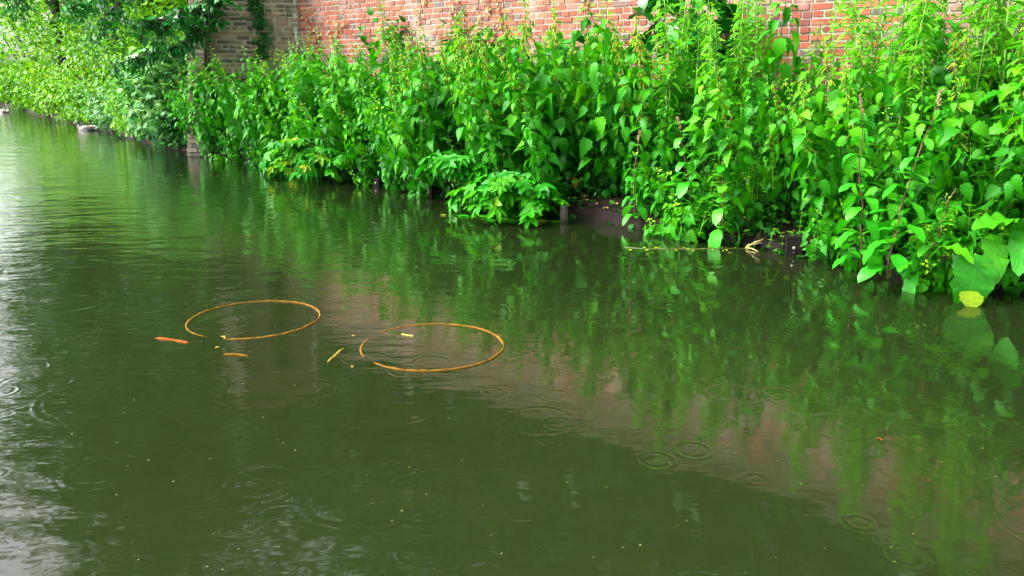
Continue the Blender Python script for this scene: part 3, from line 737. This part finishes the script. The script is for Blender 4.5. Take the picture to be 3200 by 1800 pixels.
# low ivy and seedlings on the bank soil
mb = MB(); random.seed(61)
for i in range(7500):
    e = e_pts[random.randrange(len(e_pts))]; sx0 = scr_x(*e)
    o = random.random()**1.5*2.2; p = e+INL*o; h = random.random()**2*.22+.01
    if 1830 < sx0 < 2100 and o < .5 and random.random() < .93: continue
    z = land_z(o)+h-(.08 if o < .08 else 0)
    q = np.array([p[0], p[1], max(z, .02)])+np.append(FRONT, 0)*(.05*random.random() if o < .1 else 0)
    mb.leaf(random.choice(IVY), q, hdir(random.uniform(0, 6.3), R(random.uniform(-50, 30))), UP+rv(.6), random.uniform(.025, .06), random.random())
tag(mb.build('ground_ivy', M['ivy']), 'low ivy and seedlings covering the soil of the bank', 'ground cover', kind='stuff')
mb = MB(); random.seed(62)
for i in range(900):
    e = e_pts[random.randrange(len(e_pts))]; o = random.random()*1.0; p = e+INL*o
    mb.leaf(SMP[0], np.array([p[0], p[1], land_z(o)+.015]), hdir(random.uniform(0, 6.3), R(random.uniform(-20, 30))), UP+rv(.5), random.uniform(.03, .07), .5)
tag(mb.build('leaf_litter', M['dead']), 'brown dead leaves lying on the bank soil', 'leaf litter', kind='stuff')

# ---------------------------------------------------------------- ivy and vines on the walls
def strip_ivy(name, A, along_d, nrm, z0, z1, wd, n, mat, size, label, cat, seed, tr=(0, .5), off=.03):
    random.seed(seed); lf = MB(); st = MB(); r = empty(name, (A[0], A[1], z0), label=label, cat=cat)
    n3 = np.array([nrm[0], nrm[1], 0]); a3 = np.array([along_d[0], along_d[1], 0])
    pth = [a3*math.sin(k*1.3)*wd*.3+n3*.02+UP*(z1-z0)*k/10 for k in range(11)]
    st.tube(pth, .006, 4)
    for k in range(n):
        t = random.random(); c = along(pth, t)+a3*random.gauss(0, wd*.42)+n3*random.uniform(.01, off+.03)
        lf.leaf(random.choice(IVY), c, n3*.5+rv(.7)-UP*.6, n3+UP*.4+rv(.4), size*random.uniform(.6, 1.2), random.uniform(*tr))
    st.build('stem', M['bark'], r); lf.build('foliage', M[mat], r)
q = at(812, 100, Y=13.55)
strip_ivy('climbing_ivy', (q[0], q[1]), gd, gn, 1.65, 4.2, .16, 420, 'ivy', .075, 'narrow dark column of ivy climbing the grey brick wall', 'ivy', 71, (0, .35))
random.seed(72)
vm = empty('woody_vine', (GB[0]-.12, GB[1]-.05, 1.1), label='bare brown woody vine stem at the joint of the grey and red walls', cat='vine')
mb = MB(); mb.tube([np.array([.08, -.04, 0]), np.array([.10, -.05, .55]), np.array([.02, -.04, .85]), np.array([-.07, -.04, 1.15]), np.array([-.10, -.04, 1.5])], [.02, .018, .015, .011, .006], 6)
mb.build('stem', M['twig'], vm)
def dry_vine(px, D, z0, z1, seed, label):
    random.seed(seed); x = at(px, 60, Y=D)[0]; t = (x-WA[0])/(wdir[0]); p = WA+wdir*t+wn*.015
    r = empty('dried_vine', (p[0], p[1], z0), label=label, cat='vine', group='dried vines on the red wall')
    st = MB(); lf = MB(); n3 = np.array([wn[0], wn[1], 0]); a3 = np.array([wdir[0], wdir[1], 0])
    for b in range(4):
        pth = [n3*.012+a3*(random.uniform(-.05, .05)+b*.03-.04+.05*k*random.uniform(-1, 1))+UP*(z1-z0)*k/7 for k in range(8)]
        st.tube(pth, .0035, 4, random.random())
        for k in range(26):
            c = along(pth, random.random()); lf.leaf(random.choice(SMP), c, n3*.4+rv(.7)-UP*.8, n3+rv(.4), random.uniform(.03, .07), random.random())
    st.build('stem', M['twig'], r); lf.build('withered_leaves', M['dead'], r)
dry_vine(975, 13.4, 1.5, 2.5, 81, 'dried vine on the mossy end of the red wall near the grey wall')
dry_vine(1050, 13.1, 1.5, 2.3, 82, 'short withered vine on the red wall, second from the grey wall')
dry_vine(1320, 12.0, 2.1, 3.2, 83, 'dried vine with pale curled leaves under the whitish wall patch')
dry_vine(1430, 11.7, 1.9, 3.2, 84, 'thick dried vine on the red wall with brown leaf bunches')
dry_vine(1510, 11.3, 1.6, 3.2, 85, 'longest dried vine on the red wall, hanging to the nettle tops')
dry_vine(1550, 11.1, 1.7, 3.2, 86, 'thin dried vine just right of the longest one')
dry_vine(1830, 10.1, 2.2, 3.2, 87, 'dried vine with a brown clump at the frame top')
random.seed(90)

# ---------------------------------------------------------------- left bank shrubs and trees
IV = np.array([.8, .6])
sh = []
SH_L = [('shrub', (-7.0, 15.9), (.8, .9, 1.05), .10, 1500, 'shrub2', IVY, 'ivy-leaved green mound immediately left of the brick pier'),
        ('shrub', (-7.9, 17.6), (1.2, 1.2, 1.5), .11, 1700, 'shrub', SMP, 'lime green shrub with yellowing leaves between the pier and the duck'),
        ('shrub', (-6.6, 17.3), (1.2, 1.0, 2.1), .10, 1700, 'shrub', SMP, 'bright shrub rising behind the ivy mound under the dark branch'),
        ('shrub', (-9.8, 20.6), (1.4, 1.4, 1.5), .12, 1700, 'shrub2', SMP, 'bluish green shrub overhanging the water behind the duck'),
        ('shrub', (-8.6, 20.4), (1.6, 1.6, 2.5), .11, 2200, 'shrub', SMP, 'tall yellow-green shrub behind the one with yellowing leaves'),
        ('shrub', (-12.2, 24.0), (1.7, 1.7, 1.6), .12, 1900, 'shrub', SMP, 'low rounded lime shrub left of the bluish shrub at the water'),
        ('shrub', (-11.0, 24.6), (2.0, 2.0, 3.0), .12, 2300, 'shrub', SMP, 'large lime shrub stacked above the low rounded one'),
        ('shrub', (-15.2, 28.8), (2.3, 2.0, 1.9), .14, 1900, 'shrub', SMP, 'far lime shrub reaching down to the canal at mid left'),
        ('shrub', (-13.2, 29.5), (2.4, 2.2, 3.9), .14, 2400, 'shrub', SMP, 'tall far shrub above the bank with sunlit yellow-green leaves'),
        ('shrub', (-19.5, 34.5), (3.0, 2.6, 2.5), .17, 1900, 'shrub', SMP, 'distant green shrub near the left frame edge at the water'),
        ('shrub', (-17.2, 36.0), (3.2, 2.6, 4.2), .17, 2300, 'shrub2', SMP, 'distant bluish bush beneath the hanging twigs'),
        ('shrub', (-26.0, 43.0), (4.0, 3.5, 3.3), .2, 1900, 'shrub', SMP, 'farthest shrub at the left frame edge over the water'),
        ('shrub', (-24.0, 47.0), (5.0, 3.5, 5.2), .22, 2300, 'shrub', SMP, 'farthest pale tall shrub at the top left corner'),
        ('shrub', (-33.0, 54.0), (5.5, 4.0, 4.6), .25, 1900, 'shrub2', SMP, 'pale hazy shrub closing the canal at the far left')]
LOWN = ['small dark shrub dipping into the canal left of the pier', 'small glossy shrub over the water with orange dead leaves near it', 'lowest leafy shrub just right of the duck', 'low shrub right behind the swimming drake', 'low bright shrub left of the drake at the water',
        'low lime shrub with drooping tips above the dark bank gap', 'low shrub midway to the frame edge on the far bank', 'low far shrub by the left end of the bank', 'lowest distant shrub beside the pale duck']
for k_, x_ in enumerate((-6.5, -7.5, -8.7, -10.2, -11.7, -13.6, -16.4, -20.5, -26)):
    e_ = edge_at(x_)+INL*.45; s_ = e_[1]/17
    SH_L.append(('shrub', (e_[0], e_[1]), (.75*s_, .75*s_, .5*s_), .095*s_, 900, ('ivy', 'ivy', 'shrub', 'shrub2', 'shrub', 'shrub', 'shrub', 'shrub', 'shrub')[k_], IVY if k_ < 2 else SMP, LOWN[k_]))
for i, (nm, xy, rad, sz, n_, mt, T, lab) in enumerate(SH_L):
    bush(nm, (xy[0], xy[1], .02 if i in (0, 1, 3, 5, 7, 9, 11) or i > 13 else .35), rad, int(n_*1.6), mt, T, sz*1.08, lab, 'shrub', 100+i, 'shrubs on the far left bank', outward=.6)

def limb_tree(name, base, H, crown, n, size, label, seed, mat='canopy', trunk_r=.18, cat='tree', group=None, zmin=.2):
    random.seed(seed); r = empty(name, base, label=label, cat=cat, group=group); br = MB(); lf = MB()
    tp = [np.array([0, 0, 0]), np.array([random.uniform(-.3, .3), random.uniform(-.3, .3), H*.35]), np.array([random.uniform(-.5, .5), random.uniform(-.5, .5), H*.7]), np.array([random.uniform(-.6, .6), 0, H*.95])]
    br.tube(tp, [trunk_r, trunk_r*.75, trunk_r*.45, trunk_r*.12], 8)
    cz = crown[2]; cl = []
    for k in range(26):
        c = rv(1); c = c/np.linalg.norm(c)*random.uniform(.5, 1)
        e_ = c*np.array(crown)+np.array([0, 0, H-cz]); cl.append(e_)
        s_ = along(tp, random.uniform(.35, .95)); br.tube([s_, (s_+e_)/2+rv(.3), e_], [trunk_r*.25, trunk_r*.14, .01], 5)
    cs = np.mean(crown)*.36
    for k in range(n):
        c = random.choice(cl); g = np.array([random.gauss(0, cs*.55) for _ in range(3)]); p = c+g
        if p[2]+base[2] < zmin: continue
        lf.leaf(random.choice(SMP), p, rv(1)-UP*.4, UP+rv(.7), size*random.uniform(.6, 1.3), np.clip(random.gauss(.5, .22), 0, 1), wid=1.2)
    br.build('trunk', M['bark'], r); lf.build('crown', M[mat], r)
TREES = [((-9.2, 24, .5), 14, (4.2, 4, 6.2)), ((-13.5, 33, .5), 18, (5, 5, 8)), ((-4.5, 21, .5), 13, (4, 4, 6)), ((-20, 52, .6), 22, (7, 7, 10)),
         ((.2, 18.5, .5), 13.5, (4.5, 4, 6)), ((5, 16.5, .5), 13, (4.5, 4, 6)), ((9.2, 13.5, .5), 12, (4, 4, 5.6)), ((13, 9, .5), 12, (4, 4, 5.6)), ((2.5, 24, .5), 17, (6, 5, 8)),
         ((9.5, 21, .5), 17, (6, 5, 8)), ((-27.5, 51, .6), 19, (5, 5, 9)), ((-3.5, 27, .5), 19, (6, 5, 9)), ((-17.0, 30, .4), 15, (3.4, 3.2, 6.6)), ((-7.0, 31, .5), 20, (6, 5, 9))]
for i, (b, H, cw) in enumerate(TREES):
    limb_tree('tree', b, H, cw, 5200, .46, ['broad tree standing behind the left bank shrubs', 'taller tree farther along the left bank', 'tree behind the grey brick wall', 'distant tree by the far end of the canal', 'tree behind the left part of the red wall', 'tree behind the middle of the red wall', 'tree behind the right part of the red wall', 'rightmost tree behind the end of the red wall', 'tall tree in the second row behind the red wall', 'tall tree in the second row at the right', 'distant tree above the farthest shrubs', 'tall tree behind the grey wall in the second row', 'slender tree overhanging the canal above the far lime shrubs', 'tall back tree between the pier and the left bank'][i], 200+i, group='trees behind the bank')

# overhanging branches at the top left
def branch(name, start, pts_, n, size, label, seed, mat='dark', T=None, rad=.03, droop=.5, spread=.35, tr=(.1, .7)):
    random.seed(seed); start = np.array(start, float); r = empty(name, start, label=label, cat='branch'); br = MB(); lf = MB()
    P_ = [np.array(q, float)-start for q in pts_]
    br.tube(P_, [rad*(1-.8*i/(len(P_)-1)) for i in range(len(P_))], 6)
    tips = []
    for k in range(n//14):
        p = along(P_, random.uniform(.12, 1)); d = rv(1); d[2] = -abs(d[2])*droop*2; d /= np.linalg.norm(d); L = random.uniform(.4, 1)*spread
        e_ = p+d*L+UP*(-.1*L); br.tube([p, (p+e_)/2+UP*.04, e_], [rad*.25, rad*.18, .003], 4)
        for q in range(14):
            c = along([p, (p+e_)/2+UP*.04, e_], random.uniform(.1, 1))+rv(.05)
            lf.leaf(random.choice(T or NET), c, rv(.8)-UP*.7, UP+rv(.6), size*random.uniform(.6, 1.2), random.uniform(*tr))
    br.build('limb', M['bark'], r); lf.build('foliage', M[mat], r)
A_ = lambda px, py, Y: at(px, py, Y=Y)
branch('overhanging_branch', A_(700, 10, 13.2), [A_(720, -30, 13.3), A_(640, 85, 13), A_(590, 125, 12.8), A_(535, 150, 12.6), A_(470, 165, 12.4), A_(350, 205, 12.2)], 560, .10, 'dark bare-wooded branch sloping down left from the pier top', 301, rad=.035, spread=.3, T=SMP+OVA)
branch('overhanging_branch', A_(720, -60, 13.4), [A_(740, -80, 13.4), A_(660, -10, 13), A_(600, 20, 12.9), A_(520, 60, 12.7), A_(430, 70, 12.5)], 900, .10, 'dense dark leafy branch hanging over the pier top', 302, rad=.04, spread=.6, T=IVY+SMP)
branch('overhanging_branch', A_(560, -160, 12.5), [A_(560, -160, 12.5), A_(450, -60, 12.2), A_(380, 0, 12), A_(335, 40, 11.9), A_(328, 110, 11.8)], 480, .085, 'slender branch hanging straight down into view at the top left', 303, rad=.02, spread=.3, T=SMP)
branch('overhanging_branch', A_(500, -200, 12.5), [A_(500, -200, 12.5), A_(380, -80, 12.2), A_(260, 10, 12), A_(215, 25, 11.9)], 620, .085, 'leafy twig of mid-green leaves along the top edge', 304, rad=.02, spread=.35, T=SMP, tr=(.4, 1))
branch('overhanging_branch', A_(200, -260, 11), [A_(200, -260, 11), A_(120, -100, 10.8), A_(60, -10, 10.6), A_(40, 20, 10.5)], 320, .08, 'drooping twig with narrow leaves in the top left corner', 305, rad=.015, spread=.35, T=LAN+SMP, tr=(.2, .8))
# tree whose canopy hangs above the left water (seen in its reflection)
limb_tree('tree', (-10.5, 21.4, .3), 17, (3.2, 3.4, 7.6), 8500, .42, 'near tree of the left bank whose branches hang over the pier', 320, mat='canopy', group='trees behind the bank', zmin=4.6)

# ---------------------------------------------------------------- ducks
M['d_green'] = plain('duck_head', (.004, .03, .015), (.01, .06, .03), 20, .35)
M['d_grey'] = plain('duck_flank', (.10, .095, .095), (.20, .19, .19), 40, .7)
M['d_brown'] = plain('duck_breast', (.08, .04, .025), (.15, .08, .05), 30, .7)
M['d_white'] = plain('duck_white', (.16, .15, .12), (.32, .30, .25), 30, .7)
M['d_black'] = plain('duck_rump', (.01, .01, .015), (.03, .03, .04), 30, .5)
M['d_bill'] = plain('duck_bill', (.55, .50, .10), (.7, .65, .2), 30, .4)
def duck(loc, rz, sc, label, mats, name='duck'):
    r = empty(name, loc, rz, sc, label=label, cat='duck', group='ducks on the canal')
    # spine: tail -> body -> breast -> neck -> head (x forward), one continuous skin
    S = [(-.27, .075, .006, .004, 3), (-.22, .07, .03, .014, 3), (-.17, .055, .055, .04, 4), (-.12, .045, .075, .06, 4), (-.05, .038, .092, .075, 1), (.03, .033, .097, .08, 1), (.10, .035, .088, .078, 1),
         (.155, .05, .068, .068, 2), (.185, .085, .042, .045, 2), (.195, .115, .03, .03, 3), (.198, .14, .028, .029, 0), (.207, .17, .034, .034, 0), (.232, .185, .035, .034, 0), (.258, .18, .024, .024, 0), (.272, .175, .012, .012, 0)]
    mb = MB(); seg = 14; V = []
    for i, (x, z, ry, rz_, m_) in enumerate(S):
        a = np.array([S[max(i-1, 0)][0], S[max(i-1, 0)][1]]); b = np.array([S[min(i+1, len(S)-1)][0], S[min(i+1, len(S)-1)][1]])
        d = (b-a)/np.linalg.norm(b-a); nx, nz = -d[1], d[0]
        for k in range(seg):
            th = 2*math.pi*k/seg; V.append((x+nx*rz_*math.sin(th), ry*math.cos(th), z+nz*rz_*math.sin(th)))
    F = []; 
    v0 = mb.n
    mb.v.append(np.array(V)); mb.uv.append(np.zeros((len(V), 2))); mb.n += len(V)
    for i in range(len(S)-1):
        for k in range(seg):
            mb.f.append((i*seg+k, i*seg+(k+1) % seg, (i+1)*seg+(k+1) % seg, (i+1)*seg+k)); mb.t.append(.5); mb.mi.append(S[i][4])
    mb.f += [tuple(range(seg))[::-1], tuple((len(S)-1)*seg+k for k in range(seg))]; mb.t += [.5, .5]; mb.mi += [3, 0]
    mb.build('body', [M[q] for q in mats], r)
    bl = MB(); bl.tube([(.268, 0, .176), (.295, 0, .166), (.325, 0, .158)], [.015, .014, .008], 8, flat=(1, .5)); bl.build('bill', M['d_bill'], r)
    for sgn in (-1, 1):
        wg_ = MB(); wg_.tube([(.09, sgn*.082, .07), (0, sgn*.092, .085), (-.10, sgn*.075, .09), (-.2, sgn*.03, .085)], [.02, .036, .03, .006], 8, flat=(.45, 1)); wg_.build('wing', M['d_white'] if sgn else M['d_grey'], r)
    return r
p = at(275, 407, z=0.0)
duck((p[0], p[1], -.02), math.pi-.12, 1.22, 'drake mallard with dark head and pale back swimming left by the bank', ['d_green', 'd_grey', 'd_brown', 'd_white', 'd_black'])
p = at(14, 352, z=0.0)
duck((p[0], p[1], -.02), math.pi-.5, 1.2, 'small distant pale duck at the far left edge of the water', ['d_black', 'd_white', 'd_grey', 'd_white', 'd_black'])

# ---------------------------------------------------------------- things in the water
def hoop(px, py, dia, label, gaps, seed, tz):
    random.seed(seed); c = at(px, py, z=0.0); r = empty('hoop', (c[0], c[1], 0), label=label, cat='hoop', group='algae-covered hoops in the water')
    mb = MB(); N = 120; R0 = dia/2
    segs = []; cur = []
    for i in range(N+1):
        a = 2*math.pi*i/N; ins = any(g0 <= math.degrees(a) % 360 <= g1 for g0, g1 in gaps)
        z = -.0005+tz*math.sin(a*1+seed)*.6+random.uniform(-.001, .001)
        rr = R0*(1+.004*math.sin(7*a+seed)+random.uniform(-.002, .002))
        if ins:
            if len(cur) > 2: segs.append(cur)
            cur = []
        else: cur.append(((rr*math.cos(a), rr*math.sin(a), z), a))
    if len(cur) > 2: segs.append(cur)
    for s_ in segs:
        m = len(s_); mb.tube([q[0] for q in s_], [(.006+random.uniform(-.002, .002))*(min(1, .35+min(k, m-1-k)*.2)) for k in range(m)], 7, .5)
    mb.build('tube', M['hoop'], r)
    # frayed algae beard just below
    f = MB()
    for i in range(160):
        a = random.uniform(0, 2*math.pi)
        if any(g0 <= math.degrees(a) <= g1 for g0, g1 in gaps): continue
        q = np.array([R0*math.cos(a), R0*math.sin(a), -.008]); f.tube([q, q+rv(.012)-UP*.006, q+rv(.02)-UP*.014], .0016, 3, random.random())
    f.build('algae', M['hoop'], r)
hoop(796, 996, .715, 'ochre algae-covered hoop floating nearer the left, with one gap at the front', [(250, 259)], 1, .004)
hoop(1352, 1080, .72, 'ochre algae-covered hoop floating to the right of the other, broken in two places', [(152, 158), (211, 219)], 2, .004)
def stick(px0, py0, px1, py1, rad, mat, label, name='stick', arc=0.0, z=.002, cat='stick'):
    a, b = at(px0, py0, z=z), at(px1, py1, z=z); L = np.linalg.norm(b-a); side = np.array([-(b-a)[1], (b-a)[0], 0])/L
    r = MB(); N = 10
    r.tube([(b-a)*(k/N-.5)+side*arc*math.sin(math.pi*k/N)*random.uniform(.8, 1.2)+rv(.003)*np.array([1, 1, .3]) for k in range(N+1)], [rad*.85*(.4 if k in (0, N) else 1+random.uniform(-.45, .35)) for k in range(N+1)], 6)
    o = r.build(name, M[mat]); o.location = (a+b)/2; tag(o, label, cat); return o
stick(483, 1058, 590, 1074, .0095, 'orange', 'curved orange stick floating left of the left hoop', arc=.012, z=-.001)
stick(698, 1108, 775, 1112, .008, 'hoop', 'yellow curled leaf stalk floating below the left hoop', 'curled_leaf', cat='leaf', arc=.008)
stick(1024, 1131, 1073, 1088, .006, 'yellow', 'bright yellow stick floating between the two hoops')
stick(1255, 1044, 1293, 1051, .006, 'yellow', 'tiny yellow stick floating inside the right hoop')
for px, py, s, mt, lab in ((706, 1053, .03, 'yellow', 'yellow leaf scrap caught at the gap of the left hoop'), (678, 1085, .02, 'yellow', 'tiny yellow leaf scrap between the left hoop and the curled stalk'),
                           (1110, 1049, .016, 'dead', 'small brown leaf scrap left of the right hoop'), (1104, 1146, .018, 'yellow', 'pale leaf scrap below the yellow stick'),
                           (2750, 1372, .018, 'orange', 'single orange leaf scrap floating in the lower right water'), (2280, 790, .02, 'dead', 'brown leaf scrap under the floating stem'),
                           (1170, 695, .02, 'yellow', 'yellow fleck floating below the nettles')):
    mb = MB(); mb.leaf(SMP[0], np.array([-s/2, 0, 0]), hdir(random.uniform(0, 3), .0), UP, s*1.3, .5, wid=1.3); mb.leaf(SMP[0], np.array([0, 0, .002]), hdir(random.uniform(3, 6), .1), UP, s*.8, .5)
    o = mb.build('leaf_scrap', M[mt]); o.location = at(px, py, z=.004); tag(o, lab, 'leaf scrap')
# floating straw stem and its tangled root end
b0 = at(2330, 775, z=.004); r = empty('drifting_weed', b0, label='long yellow-green stem floating beside the plank with a pale forked end', cat='stem')
mb = MB(); P_ = [at(px, py, z=.004)-b0 for px, py in ((1950, 772), (2030, 776), (2100, 776), (2180, 777), (2250, 774), (2330, 775))]
mb.tube([p_+rv(.004)-UP*.003 for p_ in P_], [.002, .004, .004, .005, .006, .005], 5, .5); mb.build('stalk', M['weed'], r)
mb = MB()
for e_ in ((2385, 748, .09), (2400, 755, .06), (2370, 786, .004), (2345, 762, .04)): mb.tube([np.zeros(3), (at(e_[0], e_[1], z=e_[2])-b0)*.5+UP*.01, at(e_[0], e_[1], z=e_[2])-b0], [.007, .006, .004], 5)
mb.build('forked_end', M['straw'], r)
mb = MB(); c0 = at(2400, 752, z=.05)-b0
for k in range(90):
    q = c0+rv(.09)*np.array([1.1, 1, .8]); mb.tube([q, q+rv(.05), q+rv(.08)], .002, 3, random.random())
    mb.leaf(LAN[0], q, rv(1), UP, random.uniform(.03, .07), random.random())
mb.build('tangle', M['weed'], r)
mb = MB(); random.seed(97)
for k in range(18):
    px = random.uniform(1960, 2300); q = at(px, 776+random.uniform(-5, 8), z=.003)-b0; mb.leaf(LAN[0], q, hdir(random.uniform(0, 6.3), 0), UP, random.uniform(.03, .08), .6, wid=1.6)
mb.build('floating_leaves', M['nettle_tip'], r)

# scattered specks of seed and scum on the surface, more of them along the bank
mb = MB(); random.seed(99)
for k in range(420):
    if k % 3: e_ = e_pts[random.randrange(len(e_pts))]; q = np.append(e_-INL*(random.random()**2*1.3+.02), .002)
    else: q = at(random.uniform(0, 3200), random.uniform(820, 1780), z=.002)
    mb.leaf(SMP[0], q, hdir(random.uniform(0, 6.3), 0), UP, random.uniform(.004, .011), random.random(), wid=1.2)
tag(mb.build('surface_specks', M['weed']), 'tiny seeds and scum specks drifting on the water', 'floating specks', kind='stuff')
# yellow-tipped dock leaf dipping into the water
p = at(3060, 840, z=.22); r = empty('dock', (p[0], p[1], 0), label='low dock with a broad leaf whose yellow tip lies in the water', cat='dock plant', group='broad-leaved docks at the right')
lf = MB(); lf.leaf(DOC[1], np.array([.0, .06, .30]), np.array([-.15, -.45, -.55]), UP+np.array([0, -.6, 0]), .36, .35, wid=1.5); lf.build('leaf', M['dock'], r)
lf = MB(); lf.leaf(DOC[0], np.array([-.045, -.015, .085]), np.array([-.12, -.7, -.6]), UP+np.array([0, -.6, 0]), .12, .82, wid=2.6); lf.build('leaf', M['dock'], r)
lf = MB(); lf.tube([np.array([.02, .12, 0]), np.array([.01, .1, .2]), np.array([0, .06, .30])], .005, 5); lf.build('stem', M['stem_green'], r)
